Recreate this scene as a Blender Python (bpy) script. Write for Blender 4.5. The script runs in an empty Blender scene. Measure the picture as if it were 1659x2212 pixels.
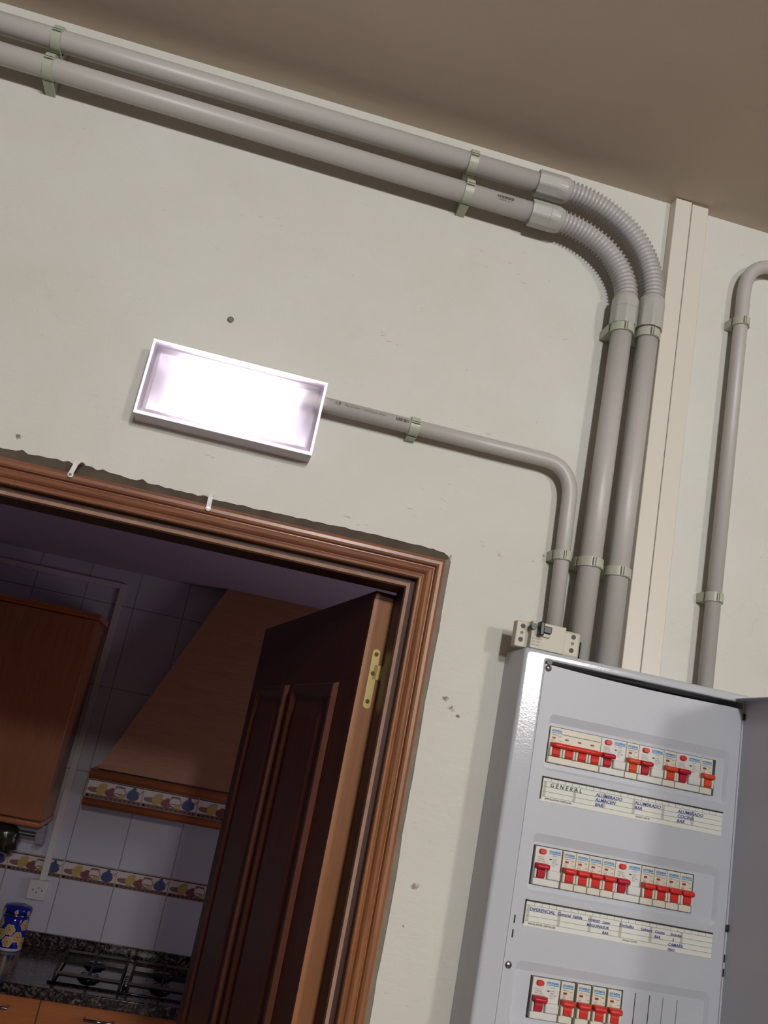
import bpy, bmesh, math, random
from mathutils import Vector, Matrix
random.seed(7)
S = bpy.context.scene
C = S.collection
PI = math.pi

# ------------------------------------------------------------------ camera
CAMZ = 1.90
CAMY = -1.165
Z = lambda r: CAMZ+r
yaw, pitch, roll = (math.radians(a) for a in (8.03236, 15.47418, 11.25767))
Fv = Vector((math.sin(yaw)*math.cos(pitch), math.cos(yaw)*math.cos(pitch), math.sin(pitch)))
R0 = Vector((math.cos(yaw), -math.sin(yaw), 0)); U0 = R0.cross(Fv)
Rv = math.cos(roll)*R0 + math.sin(roll)*U0
Uv = -math.sin(roll)*R0 + math.cos(roll)*U0
cd = bpy.data.cameras.new('camera'); cam = bpy.data.objects.new('camera', cd); C.objects.link(cam)
M = Matrix((Rv, Uv, -Fv)).transposed().to_4x4(); M.translation = Vector((0, CAMY, CAMZ))
cam.matrix_world = M
cd.sensor_fit = 'HORIZONTAL'; cd.sensor_width = 36; cd.lens = 1900/1659*36; cd.clip_start = .02
S.camera = cam

# ------------------------------------------------------------------ light
def lamp(name, kind, loc, energy, col, **k):
    d = bpy.data.lights.new(name, kind); d.energy = energy; d.color = col
    for a, b in k.items(): setattr(d, a, b)
    o = bpy.data.objects.new(name, d); o.location = loc; C.objects.link(o); return o
w = bpy.data.worlds.new('world'); S.world = w; w.use_nodes = True
w.node_tree.nodes['Background'].inputs[0].default_value = (.5, .55, .65, 1)
w.node_tree.nodes['Background'].inputs[1].default_value = .05
lamp('ceiling_lamp_rear', 'POINT', (.30, -4.70, 2.76), 140, (1, .955, .905), shadow_soft_size=.10)
lamp('ceiling_lamp_side', 'POINT', (2.00, -4.60, 2.67), 165, (1, .965, .93), shadow_soft_size=.22)
lamp('ceiling_lamp_near', 'POINT', (.34, -2.50, 2.76), 72, (.94, .985, 1), shadow_soft_size=.07)
k1 = lamp('kitchen_fill', 'AREA', (1.60, 1.7, 1.35), 5.0, (1, .84, 1), shape='RECTANGLE', size=.9, size_y=.9)  # added fill for the dim kitchen; no window stands there
k1.rotation_euler = (math.radians(100), 0, math.radians(90))
S.view_settings.view_transform = 'Standard'; S.view_settings.look = 'None'
S.view_settings.exposure = 0.0; S.view_settings.gamma = 1
S.cycles.use_denoising = True; S.cycles.caustics_reflective = False; S.cycles.caustics_refractive = False
S.cycles.max_bounces = 10; S.cycles.diffuse_bounces = 5

# ------------------------------------------------------------------ materials
def lin(c):
    return tuple(((v/255)/12.92 if v/255 <= .04045 else ((v/255+.055)/1.055)**2.4) for v in c) + (1,)
MATS = {}
def mat(name, col, rough=.5, metal=0, spec=.5, bump=0, bscale=200, vary=0, vscale=30, coat=0, alpha=None, emit=None):
    if name in MATS: return MATS[name]
    m = bpy.data.materials.new(name); m.use_nodes = True; nt = m.node_tree
    b = nt.nodes['Principled BSDF']
    b.inputs['Base Color'].default_value = lin(col); b.inputs['Roughness'].default_value = rough
    b.inputs['Metallic'].default_value = metal; b.inputs['Specular IOR Level'].default_value = spec
    b.inputs['Coat Weight'].default_value = coat
    if emit: b.inputs['Emission Color'].default_value = lin(emit[0]); b.inputs['Emission Strength'].default_value = emit[1]
    if vary or bump:
        tc = nt.nodes.new('ShaderNodeTexCoord')
    if vary:
        n = nt.nodes.new('ShaderNodeTexNoise'); n.inputs['Scale'].default_value = vscale; n.inputs['Detail'].default_value = 5
        nt.links.new(tc.outputs['Object'], n.inputs['Vector'])
        mr = nt.nodes.new('ShaderNodeMapRange'); mr.inputs['From Min'].default_value = .3; mr.inputs['From Max'].default_value = .7
        mr.inputs['To Min'].default_value = 1-vary; mr.inputs['To Max'].default_value = 1+vary
        nt.links.new(n.outputs['Fac'], mr.inputs['Value'])
        hv = nt.nodes.new('ShaderNodeHueSaturation'); hv.inputs['Color'].default_value = lin(col)
        nt.links.new(mr.outputs[0], hv.inputs['Value']); nt.links.new(hv.outputs[0], b.inputs['Base Color'])
    if bump:
        n2 = nt.nodes.new('ShaderNodeTexNoise'); n2.inputs['Scale'].default_value = bscale; n2.inputs['Detail'].default_value = 3
        nt.links.new(tc.outputs['Object'], n2.inputs['Vector'])
        bp = nt.nodes.new('ShaderNodeBump'); bp.inputs['Strength'].default_value = bump; bp.inputs['Distance'].default_value = .002
        nt.links.new(n2.outputs['Fac'], bp.inputs['Height']); nt.links.new(bp.outputs[0], b.inputs['Normal'])
    MATS[name] = m; return m

def ramp(nt, fac, stops, interp='LINEAR'):
    r = nt.nodes.new('ShaderNodeValToRGB'); r.color_ramp.interpolation = interp
    e = r.color_ramp.elements
    while len(e) < len(stops): e.new(.5)
    for i, (p, c) in enumerate(stops): e[i].position = p; e[i].color = lin(c) if len(c) == 3 else c
    nt.links.new(fac, r.inputs[0]); return r
def mapping(nt, scale=(1, 1, 1), rot=(0, 0, 0)):
    tc = nt.nodes.new('ShaderNodeTexCoord'); mp = nt.nodes.new('ShaderNodeMapping')
    mp.inputs['Scale'].default_value = scale; mp.inputs['Rotation'].default_value = rot
    nt.links.new(tc.outputs['Object'], mp.inputs['Vector']); return mp.outputs[0]
def noise(nt, vec, scale, detail=4, dist=0, rough=.5):
    n = nt.nodes.new('ShaderNodeTexNoise'); n.inputs['Scale'].default_value = scale
    n.inputs['Detail'].default_value = detail; n.inputs['Distortion'].default_value = dist; n.inputs['Roughness'].default_value = rough
    nt.links.new(vec, n.inputs['Vector']); return n.outputs['Fac']
def mix(nt, fac, a, b, mode='MIX'):
    m = nt.nodes.new('ShaderNodeMix'); m.data_type = 'RGBA'; m.blend_type = mode
    for v, i in ((fac, 0), (a, 6), (b, 7)):
        if hasattr(v, 'is_linked'): nt.links.new(v, m.inputs[i])
        else: m.inputs[i].default_value = v
    return m.outputs[2]

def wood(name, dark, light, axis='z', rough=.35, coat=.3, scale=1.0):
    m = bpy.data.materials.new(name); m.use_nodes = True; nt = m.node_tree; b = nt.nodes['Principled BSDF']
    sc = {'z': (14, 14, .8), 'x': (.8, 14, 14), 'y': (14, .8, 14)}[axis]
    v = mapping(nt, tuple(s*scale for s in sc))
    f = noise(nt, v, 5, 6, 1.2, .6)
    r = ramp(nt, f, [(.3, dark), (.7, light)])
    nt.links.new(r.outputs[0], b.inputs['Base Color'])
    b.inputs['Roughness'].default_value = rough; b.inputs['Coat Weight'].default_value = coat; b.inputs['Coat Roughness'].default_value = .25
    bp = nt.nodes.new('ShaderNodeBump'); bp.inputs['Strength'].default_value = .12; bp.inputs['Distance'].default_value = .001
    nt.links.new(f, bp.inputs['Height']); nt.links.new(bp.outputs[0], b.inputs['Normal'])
    return m

def plaster():
    m = bpy.data.materials.new('painted_plaster'); m.use_nodes = True; nt = m.node_tree; b = nt.nodes['Principled BSDF']
    v = mapping(nt)
    big = noise(nt, v, 2.3, 5, .4, .6)
    base = ramp(nt, big, [(.3, (205, 202, 193)), (.5, (211, 209, 202)), (.72, (217, 217, 211))])
    spot = noise(nt, v, 190, 2)
    sp = ramp(nt, spot, [(.20, (0, 0, 0)), (.27, (255, 255, 255))])
    c1 = mix(nt, sp.outputs[0], lin((168, 158, 140)), base.outputs[0])
    # trowel strokes, short scratches in a darker tone
    vs = mapping(nt, (60, 1, 260), (0, math.radians(28), 0))
    st = noise(nt, vs, 1, 3, .5)
    stm = ramp(nt, st, [(.26, (255, 255, 255)), (.33, (0, 0, 0))])
    reg = ramp(nt, noise(nt, v, 7, 3), [(.5, (0, 0, 0)), (.62, (255, 255, 255))])
    mm = mix(nt, 1.0, stm.outputs[0], reg.outputs[0], 'MULTIPLY')
    c2 = mix(nt, mm, c1, lin((176, 168, 150)))
    # fine cracks
    vo = nt.nodes.new('ShaderNodeTexVoronoi'); vo.feature = 'DISTANCE_TO_EDGE'; vo.inputs['Scale'].default_value = 2.1
    wob = nt.nodes.new('ShaderNodeTexNoise'); wob.inputs['Scale'].default_value = 9; wob.inputs['Detail'].default_value = 5
    nt.links.new(v, wob.inputs['Vector'])
    va = nt.nodes.new('ShaderNodeVectorMath'); va.operation = 'MULTIPLY_ADD'; va.inputs[1].default_value = (.16, .16, .16)
    nt.links.new(wob.outputs['Color'], va.inputs[0]); nt.links.new(v, va.inputs[2]); nt.links.new(va.outputs[0], vo.inputs['Vector'])
    cr = ramp(nt, vo.outputs['Distance'], [(.0, (255, 255, 255)), (.0028, (0, 0, 0))])
    crg = ramp(nt, noise(nt, v, 3.1, 2), [(.56, (0, 0, 0)), (.66, (70, 70, 70))])
    cm = mix(nt, 1.0, cr.outputs[0], crg.outputs[0], 'MULTIPLY')
    c3 = mix(nt, cm, c2, lin((140, 130, 112)))
    dn = noise(nt, v, 130, 4, 0, .7)
    for (px, pz, rad, th, col) in ((.294, .0925, .009, .64, (132, 120, 98)), (.3165, .0737, .0055, .60, (112, 106, 96)), (.305, .084, .012, .72, (138, 124, 98)), (.296, -.144, .011, .64, (150, 136, 110)), (.290, -.192, .008, .70, (146, 136, 116)),
            (.308, .314, .022, .76, (186, 182, 168)), (.338, .303, .020, .78, (184, 178, 164)), (.268, .286, .008, .64, (150, 142, 126)), (-.3285, .3105, .008, .62, (124, 116, 104)), (.388, .306, .006, .72, (140, 132, 116)), (.402, .317, .004, .66, (120, 112, 100))):  # widest, palest marks: shading of raised scratches put into the colour
        ds = nt.nodes.new('ShaderNodeVectorMath'); ds.operation = 'DISTANCE'; ds.inputs[1].default_value = (px, 0, Z(pz)); nt.links.new(v, ds.inputs[0])
        mr = nt.nodes.new('ShaderNodeMapRange'); mr.inputs['From Min'].default_value = 0; mr.inputs['From Max'].default_value = rad
        mr.inputs['To Min'].default_value = .30; mr.inputs['To Max'].default_value = -.05; mr.clamp = True; nt.links.new(ds.outputs['Value'], mr.inputs['Value'])
        sm = nt.nodes.new('ShaderNodeMath'); sm.operation = 'ADD'; nt.links.new(mr.outputs[0], sm.inputs[0]); nt.links.new(dn, sm.inputs[1])
        st2 = nt.nodes.new('ShaderNodeMapRange'); st2.inputs['From Min'].default_value = th; st2.inputs['From Max'].default_value = th+.10; nt.links.new(sm.outputs[0], st2.inputs['Value'])
        gt = nt.nodes.new('ShaderNodeMath'); gt.operation = 'LESS_THAN'; gt.inputs[1].default_value = rad; nt.links.new(ds.outputs['Value'], gt.inputs[0])
        fm = nt.nodes.new('ShaderNodeMath'); fm.operation = 'MULTIPLY'; nt.links.new(st2.outputs[0], fm.inputs[0]); nt.links.new(gt.outputs[0], fm.inputs[1])
        c3 = mix(nt, fm.outputs[0], c3, lin(col))
    nt.links.new(c3, b.inputs['Base Color']); b.inputs['Roughness'].default_value = .55; b.inputs['Specular IOR Level'].default_value = .3
    h1 = noise(nt, v, 26, 6, .6, .6); h2 = noise(nt, mapping(nt, (25, 1, 90), (0, math.radians(35), 0)), 1, 4, .8)
    hm = nt.nodes.new('ShaderNodeMath'); hm.operation = 'MULTIPLY'; hm.inputs[1].default_value = .45; nt.links.new(h2, hm.inputs[0]); h2 = hm.outputs[0]
    ad = nt.nodes.new('ShaderNodeMath'); ad.operation = 'ADD'; nt.links.new(h1, ad.inputs[0]); nt.links.new(h2, ad.inputs[1])
    bp = nt.nodes.new('ShaderNodeBump'); bp.inputs['Strength'].default_value = .32; bp.inputs['Distance'].default_value = .0024
    nt.links.new(ad.outputs[0], bp.inputs['Height']); nt.links.new(bp.outputs[0], b.inputs['Normal'])
    return m

def ceiling_paint():
    m = bpy.data.materials.new('ceiling_paint'); m.use_nodes = True; nt = m.node_tree; b = nt.nodes['Principled BSDF']
    v = mapping(nt)
    r = ramp(nt, noise(nt, v, 3, 5), [(.3, (200, 183, 166)), (.7, (210, 193, 176))])
    nt.links.new(r.outputs[0], b.inputs['Base Color']); b.inputs['Roughness'].default_value = .7
    bp = nt.nodes.new('ShaderNodeBump'); bp.inputs['Strength'].default_value = .25; bp.inputs['Distance'].default_value = .002
    nt.links.new(noise(nt, v, 60, 4), bp.inputs['Height']); nt.links.new(bp.outputs[0], b.inputs['Normal'])
    return m

def tiles(name, col, grout, bw, rh, offx, offz, mortar=.0022):
    m = bpy.data.materials.new(name); m.use_nodes = True; nt = m.node_tree; b = nt.nodes['Principled BSDF']
    tc = nt.nodes.new('ShaderNodeTexCoord'); sx = nt.nodes.new('ShaderNodeSeparateXYZ'); cx = nt.nodes.new('ShaderNodeCombineXYZ')
    nt.links.new(tc.outputs['Object'], sx.inputs[0])
    for o, i, off in (('X', 'X', offx), ('Z', 'Y', offz)):
        a = nt.nodes.new('ShaderNodeMath'); a.operation = 'SUBTRACT'; a.inputs[1].default_value = off
        nt.links.new(sx.outputs[o], a.inputs[0]); nt.links.new(a.outputs[0], cx.inputs[i])
    br = nt.nodes.new('ShaderNodeTexBrick'); br.offset = 0; br.squash = 1
    br.inputs['Scale'].default_value = 1; br.inputs['Mortar Size'].default_value = mortar; br.inputs['Mortar Smooth'].default_value = .1
    br.inputs['Brick Width'].default_value = bw; br.inputs['Row Height'].default_value = rh; br.inputs['Bias'].default_value = 0
    br.inputs['Color1'].default_value = lin(col); br.inputs['Color2'].default_value = lin(tuple(c-3 for c in col)); br.inputs['Mortar'].default_value = lin(grout)
    nt.links.new(cx.outputs[0], br.inputs['Vector']); nt.links.new(br.outputs['Color'], b.inputs['Base Color'])
    b.inputs['Roughness'].default_value = .28
    bp = nt.nodes.new('ShaderNodeBump'); bp.invert = True; bp.inputs['Strength'].default_value = .5; bp.inputs['Distance'].default_value = .002
    nt.links.new(br.outputs['Fac'], bp.inputs['Height']); nt.links.new(bp.outputs[0], b.inputs['Normal'])
    return m

def granite():
    m = bpy.data.materials.new('speckled_granite'); m.use_nodes = True; nt = m.node_tree; b = nt.nodes['Principled BSDF']
    v = mapping(nt)
    vo = nt.nodes.new('ShaderNodeTexVoronoi'); vo.inputs['Scale'].default_value = 120; nt.links.new(v, vo.inputs['Vector'])
    sp = nt.nodes.new('ShaderNodeSeparateXYZ'); nt.links.new(vo.outputs['Color'], sp.inputs[0])
    r = ramp(nt, sp.outputs[0], [(.0, (28, 25, 26)), (.35, (70, 58, 55)), (.6, (104, 88, 84)), (.8, (48, 42, 44)), (.95, (136, 120, 118))], 'CONSTANT')
    nt.links.new(r.outputs[0], b.inputs['Base Color']); b.inputs['Roughness'].default_value = .18
    return m

PL = plaster(); CE = ceiling_paint()
TILE = tiles('white_wall_tile', (206, 204, 216), (150, 142, 144), .238, .3865, -.489, CAMZ+.08)
TILE_LOW = tiles('white_wall_tile_lower', (206, 204, 216), (150, 142, 144), .238, 3.0, -.489, .2)
GR = granite()
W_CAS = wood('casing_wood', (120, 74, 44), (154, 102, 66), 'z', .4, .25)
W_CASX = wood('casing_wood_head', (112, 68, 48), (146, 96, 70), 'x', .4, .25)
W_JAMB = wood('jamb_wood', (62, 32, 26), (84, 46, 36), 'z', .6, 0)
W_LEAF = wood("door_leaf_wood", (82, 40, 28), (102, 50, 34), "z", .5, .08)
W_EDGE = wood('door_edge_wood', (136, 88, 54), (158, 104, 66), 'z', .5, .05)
W_CAB = wood('cabinet_wood', (158, 94, 54), (176, 108, 64), 'z', .4, .2)
W_CABX = wood('moulding_wood', (168, 96, 56), (190, 114, 70), 'x', .35, .3)
W_HOOD = wood('hood_wood', (160, 110, 80), (176, 124, 92), 'x', .5, .1)
PALE = mat('worn_edge', (180, 146, 126), .5, vary=.12, vscale=60)
FILL = mat('gap_filler', (128, 118, 104), .9, bump=.5, bscale=150, vary=.15)
PVC = mat('grey_pvc', (186, 182, 178), .4, spec=.5)
PVC_W = mat('grey_pvc_coupling', (180, 178, 172), .35)
PVC_F = mat('grey_pvc_flexible', (184, 180, 180), .28)
CLIP = mat('clip_plastic', (182, 184, 168), .4)
CLIPD = mat('clip_shadow_slit', (70, 76, 60), .6)
TRUNK = mat('trunking_plastic', (218, 211, 200), .4)
STEELW = mat('white_painted_steel', (188, 191, 199), .13, spec=.5, bump=.05, bscale=400)
STEELP = mat('white_painted_panel', (188, 191, 199), .38, spec=.4, bump=.05, bscale=400)
STEELD = mat('dark_cavity', (130, 128, 130), .7)
BLACK = mat('black_plastic', (24, 24, 26), .35)
INK = mat('black_ink', (44, 42, 44), .6)
INKL = mat('grey_ink', (128, 124, 118), .7)
PEN = mat('blue_pen', (58, 66, 150), .6)
PENB = mat('black_pen', (66, 64, 84), .6)
BRAND = mat('blue_print', (44, 132, 196), .5)
PAPER = mat('label_paper', (222, 222, 214), .6)
PAPERG = mat('label_paper_grey', (184, 182, 172), .6)
CASEB = mat('breaker_case', (214, 208, 192), .4)
CASEG = mat('residual_case', (212, 210, 206), .4)
RED = mat('red_lever', (206, 48, 40), .35)
CRIM = mat('crimson_lever', (176, 24, 42), .35)
ORNG = mat('orange_lever', (212, 74, 44), .35)
WIN = mat('indicator_red', (150, 44, 42), .4)
WINB = mat('indicator_brown', (110, 70, 52), .4)
SCREW = mat('zinc_screw', (170, 170, 170), .25, metal=1)
BRASS = mat('brass', (206, 182, 122), .42, metal=.75)
GREYP = mat('grey_plastic', (120, 116, 110), .6)
WHITEP = mat('white_plastic', (232, 228, 226), .4)
SOCK = mat('socket_plastic', (222, 216, 216), .3)
OLDP = mat('old_device_plastic', (196, 190, 176), .45)
TERM = mat('dark_terminal', (50, 46, 40), .5)

# ------------------------------------------------------------------ mesh helpers
class MB:
    def __init__(s): s.bm = bmesh.new(); s.mats = []
    def mi(s, m):
        if m not in s.mats: s.mats.append(m)
        return s.mats.index(m)
    def face(s, pts, m, smooth=False):
        vs = [s.bm.verts.new(p) for p in pts]
        f = s.bm.faces.new(vs); f.material_index = s.mi(m); f.smooth = smooth; return f
    def box(s, x0, x1, y0, y1, z0, z1, m, bev=0, seg=2):
        r = bmesh.ops.create_cube(s.bm, size=1)
        vs = r['verts']
        for v in vs:
            v.co = Vector(((x0+x1)/2+v.co.x*(x1-x0), (y0+y1)/2+v.co.y*(y1-y0), (z0+z1)/2+v.co.z*(z1-z0)))
        i = s.mi(m)
        for f in {f for v in vs for f in v.link_faces}: f.material_index = i
        if bev:
            es = list({e for v in vs for e in v.link_edges})
            rr = bmesh.ops.bevel(s.bm, geom=es, offset=bev, segments=seg, affect='EDGES', profile=.5)
            for f in rr['faces']: f.material_index = i; f.smooth = True
        return s
    def grid(s, rings, m, cap=True, smooth=True, closed=True):
        i = s.mi(m); n = len(rings[0])
        V = [[s.bm.verts.new(p) for p in r] for r in rings]
        for a, b in zip(V, V[1:]):
            for j in range(n if closed else n-1):
                f = s.bm.faces.new((a[j], a[(j+1) % n], b[(j+1) % n], b[j])); f.material_index = i; f.smooth = smooth
        if cap:
            for r in (V[0][::-1], V[-1]):
                f = s.bm.faces.new(r); f.material_index = i
        return s
    def tube(s, pts, rad, m, n=28, cap=True, smooth=True):
        pts = [Vector(p) for p in pts]; rads = rad if isinstance(rad, (list, tuple)) else [rad]*len(pts)
        T = []
        for i in range(len(pts)):
            a = pts[max(i-1, 0)]; b = pts[min(i+1, len(pts)-1)]; T.append((b-a).normalized())
        up = Vector((0, 1, 0)) if abs(T[0].y) < .9 else Vector((1, 0, 0))
        A = T[0].cross(up).normalized(); rings = []
        for p, t, r in zip(pts, T, rads):
            A = (A - t*A.dot(t)).normalized(); B = t.cross(A)
            rings.append([p + r*(math.cos(2*PI*k/n)*A + math.sin(2*PI*k/n)*B) for k in range(n)])
        return s.grid(rings, m, cap, smooth)
    def cyl(s, a, b, r, m, n=24, smooth=True): return s.tube([a, b], r, m, n, True, smooth)
    def lathe(s, c, prof, m, n=40):
        rings = [[(c[0]+r*math.cos(2*PI*k/n), c[1]+r*math.sin(2*PI*k/n), c[2]+z) for k in range(n)] for r, z in prof]
        return s.grid(rings, m)
    def prism(s, poly, y0, y1, m, plane='xz', smooth=False):
        """polygon in a plane extruded along the third axis"""
        f = {'xz': lambda p, d: (p[0], d, p[1]), 'xy': lambda p, d: (p[0], p[1], d), 'yz': lambda p, d: (d, p[0], p[1])}[plane]
        return s.grid([[f(p, y0) for p in poly], [f(p, y1) for p in poly]], m, True, smooth)
    def disc(s, x, z, y, rx, rz, m, n=18, rot=0):
        c, q = math.cos(rot), math.sin(rot)
        pts = []
        for k in range(n):
            a, b = rx*math.cos(2*PI*k/n), rz*math.sin(2*PI*k/n)
            pts.append((x+a*c-b*q, y, z+a*q+b*c))
        s.face(pts, m); return s
    def text(s, body, size, x, y, z, m, align='LEFT', shear=0, wx=1, fn=None, bold=0):
        cu = bpy.data.curves.new('t', 'FONT'); cu.body = body; cu.size = size; cu.align_x = align; cu.shear = shear
        cu.offset = bold; cu.resolution_u = 2
        o = bpy.data.objects.new('t', cu); C.objects.link(o)
        dg = bpy.context.evaluated_depsgraph_get(); dg.update()
        me = bpy.data.meshes.new_from_object(o.evaluated_get(dg))
        i = s.mi(m)
        V = [s.bm.verts.new(fn(v.co.x*wx, v.co.y) if fn else (x+v.co.x*wx, y, z+v.co.y)) for v in me.vertices]
        for p in me.polygons:
            try: f = s.bm.faces.new([V[k] for k in p.vertices]); f.material_index = i
            except ValueError: pass
        bpy.data.objects.remove(o); bpy.data.curves.remove(cu); bpy.data.meshes.remove(me); return s
    def build(s, name, parent=None, recalc=True, xf=None):
        if recalc: bmesh.ops.recalc_face_normals(s.bm, faces=s.bm.faces)
        if xf:
            for v in s.bm.verts: v.co = xf(v.co)
        me = bpy.data.meshes.new(name); s.bm.to_mesh(me); s.bm.free()
        for m in s.mats: me.materials.append(m)
        o = bpy.data.objects.new(name, me); C.objects.link(o)
        if parent: o.parent = parent
        return o
def setp(o, label=None, cat=None, group=None, kind=None):
    for k, v in (('label', label), ('category', cat), ('group', group), ('kind', kind)):
        if v: o[k] = v
    return o
def empty(name, loc, label=None, cat=None, group=None, kind=None):
    o = bpy.data.objects.new(name, None); o.location = loc; o.empty_display_size = .02; C.objects.link(o)
    return setp(o, label, cat, group, kind)
def local(o, loc):
    """children are built in world coordinates: shift their mesh so that the parent's location is their origin"""
    for ch in o.children:
        pass
def part(mb, name, parent, label=None):
    """mesh built in world coordinates, stored relative to its root empty"""
    off = Vector((0, 0, 0)); p = parent
    while p: off += p.location; p = p.parent
    o = mb.build(name, parent, xf=(lambda c: c-off))
    if label: o['label'] = label
    return o
def copy_thing(root, loc, label):
    r = root.copy(); C.objects.link(r); r.location = loc; r['label'] = label
    for ch in list(root.children):
        c = ch.copy(); C.objects.link(c); c.parent = r
        for g in ch.children:
            d = g.copy(); C.objects.link(d); d.parent = c
    return r
def rrect(x0, x1, z0, z1, r, n=5):
    P = []
    for cx, cz, a0 in ((x1-r, z1-r, 0), (x0+r, z1-r, 90), (x0+r, z0+r, 180), (x1-r, z0+r, 270)):
        for k in range(n+1):
            a = math.radians(a0+90*k/n); P.append((cx+r*math.cos(a), cz+r*math.sin(a)))
    return P

# ------------------------------------------------------------------ setting
CEIL = Z(.946); KY = 3.235; KCEIL = Z(.638)
# wall with the doorway: plaster edge ragged along the casing
XO, ZO = .2695, .2895
edge = []
random.seed(3)
n = 90
for i in range(n+1):           # right jamb from bottom to top
    z = -.0 + (Z(ZO)-.012)*i/n
    edge.append((XO + random.uniform(-.0005, .0005)+.0008*math.sin(i*.37)+.0006*math.sin(i*.9), z))
edge += [(XO-.001, Z(ZO)-.009), (XO-.005, Z(ZO)-.004)]
for i in range(121):
    x = XO-.012 - (XO-.012+.64)*i/120
    j = random.uniform(-.0008, .0010) + (random.choice((0, 0, 0, .0025)) if i > 40 else 0)
    edge.append((x, Z(ZO)+j+.0015*math.sin(i*.11)))
edge.append((-.65, 0))
poly = [(3.0, 0), (3.0, CEIL), (-3.0, CEIL), (-3.0, 0)] + edge[::-1]
b = MB(); b.prism(poly, 0, .11, PL); o = b.build('wall_front'); setp(o, kind='structure')
b = MB(); b.box(-3.1, 3.1, -6.1, .0, CEIL, CEIL+.1, CE); o = b.build('ceiling'); setp(o, kind='structure')
FL = mat('floor_tile', (96, 86, 76), .4, vary=.1)
b = MB(); b.box(-3.1, 3.1, -6.1, KY+.1, -.1, 0, FL); o = b.build('floor'); setp(o, kind='structure')
PLB = mat('plain_wall_paint', (92, 86, 80), .6)
for nm, bx in (('wall_left', (-3.1, -3.0, -6.1, .11)), ('wall_right', (3.0, 3.1, -6.1, .11)), ('wall_rear', (-3.0, 3.0, -6.1, -6.0))):
    b = MB(); b.box(bx[0], bx[1], bx[2], bx[3], 0, CEIL, PLB); o = b.build(nm); setp(o, kind='structure')
# kitchen shell
KC = mat('kitchen_ceiling_paint', (192, 178, 198), .7)
b = MB(); b.box(-2.2, 1.7, .11, KY+.1, KCEIL, KCEIL+.1, KC); o = b.build('ceiling'); setp(o, kind='structure')
ZB = Z(-.772)
b = MB(); b.box(-2.2, 1.7, KY, KY+.1, ZB, KCEIL, TILE); b.box(-2.2, 1.7, KY, KY+.1, 0, ZB, TILE_LOW)
wk = b.build('wall_kitchen'); setp(wk, kind='structure')
for nm, x0 in (('wall_kitchen_left', -2.3), ('wall_kitchen_right', 1.7)):
    b = MB(); b.box(x0, x0+.1, .11, KY+.1, 0, KCEIL, TILE_LOW); o = b.build(nm); setp(o, kind='structure')

# decorated border tiles
B_OFF = mat('border_cream', (222, 206, 204), .3); B_DARK = mat('border_dark_line', (58, 44, 50), .4)
B_BR = mat('border_brown', (120, 92, 84), .4); B_BEAD = mat('border_bead', (70, 44, 44), .4)
B_Y = mat('border_yellow', (190, 164, 92), .4); B_R = mat('border_red', (126, 62, 66), .4)
B_BL = mat('border_blue', (62, 68, 122), .4); B_M = mat('border_mushroom', (128, 98, 92), .4); B_GR = mat('border_grout', (190, 170, 166), .6)
def border(x0, x1, ztop, y, w=.238, h=.076, name='border_tiles', parent=None, start=0):
    b = MB(); e = .0006; zb = ztop-h
    b.box(x0, x1, y-.0008, y, zb, ztop, B_OFF)
    yf = y-.0008; cnt = [0]
    b.box(x0, x1, yf-e, yf, ztop-.0055, ztop-.001, B_DARK)
    b.box(x0, x1, yf-e, yf, zb+.001, zb+.017, B_BR)
    k = math.floor((x0-start)/w)
    def clipd(xx, zz, lay, rx, rz, m, rot=0):
        sc_ = 1.0 if m is B_BEAD else 1.28
        zz = zz if m is B_BEAD else zb+.043+(zz-zb-.040)*1.32
        cnt[0] += 1
        if x0+rx*sc_ < xx < x1-rx*sc_: b.disc(xx, zz, yf-e*lay*.6-.00006*(cnt[0] % 40), rx*sc_, rz*(1.0 if m is B_BEAD else 1.38), m, rot=rot)
    while start+k*w < x1:
        X = start+k*w; cnt[0] = 0
        for q in range(12): clipd(X+.012+q*.0196, zb+.009, 1.5, .0062, .0036, B_BEAD)
        clipd(X+.030, zb+.033, 1.2, .019, .0075, B_M, -.1); clipd(X+.040, zb+.036, 1.4, .010, .006, B_M)
        for dx, dz, r in ((.058, .036, .012), (.066, .046, .011), (.074, .036, .012), (.060, .028, .010), (.074, .051, .008)):
            clipd(X+dx, zb+dz, 1.6, r*1.15, r*.85, B_Y)
        for dx, dz, r in ((.094, .031, .011), (.106, .035, .012), (.115, .029, .010), (.103, .026, .009), (.108, .043, .006)):
            clipd(X+dx, zb+dz, 1.8, r, r*.85, B_R)
        clipd(X+.140, zb+.038, 1.5, .021, .017, B_M); clipd(X+.140, zb+.039, 1.9, .0185, .013, B_OFF)
        clipd(X+.140, zb+.054, 2.1, .017, .003, B_M); clipd(X+.140, zb+.033, 2.2, .017, .0016, B_M); clipd(X+.152, zb+.026, 2.3, .012, .006, B_Y)
        for dx, dz, rx, rz in ((.197, .034, .021, .013), (.197, .046, .012, .008), (.199, .055, .006, .006), (.184, .044, .007, .004), (.211, .046, .007, .004)):
            clipd(X+dx, zb+dz, 2.0, rx, rz, B_BL)
        clipd(X+.226, zb+.045, 2.0, .014, .0012, B_M, .9)
        if x0+.003 < X < x1-.003: b.box(X-.0018, X+.0018, yf-e*2.5, yf, zb, ztop, B_GR)
        k += 1
    return b.build(name, parent)
border(-2.2, 1.7, Z(-.694), KY, parent=wk, start=-.489)

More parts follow.
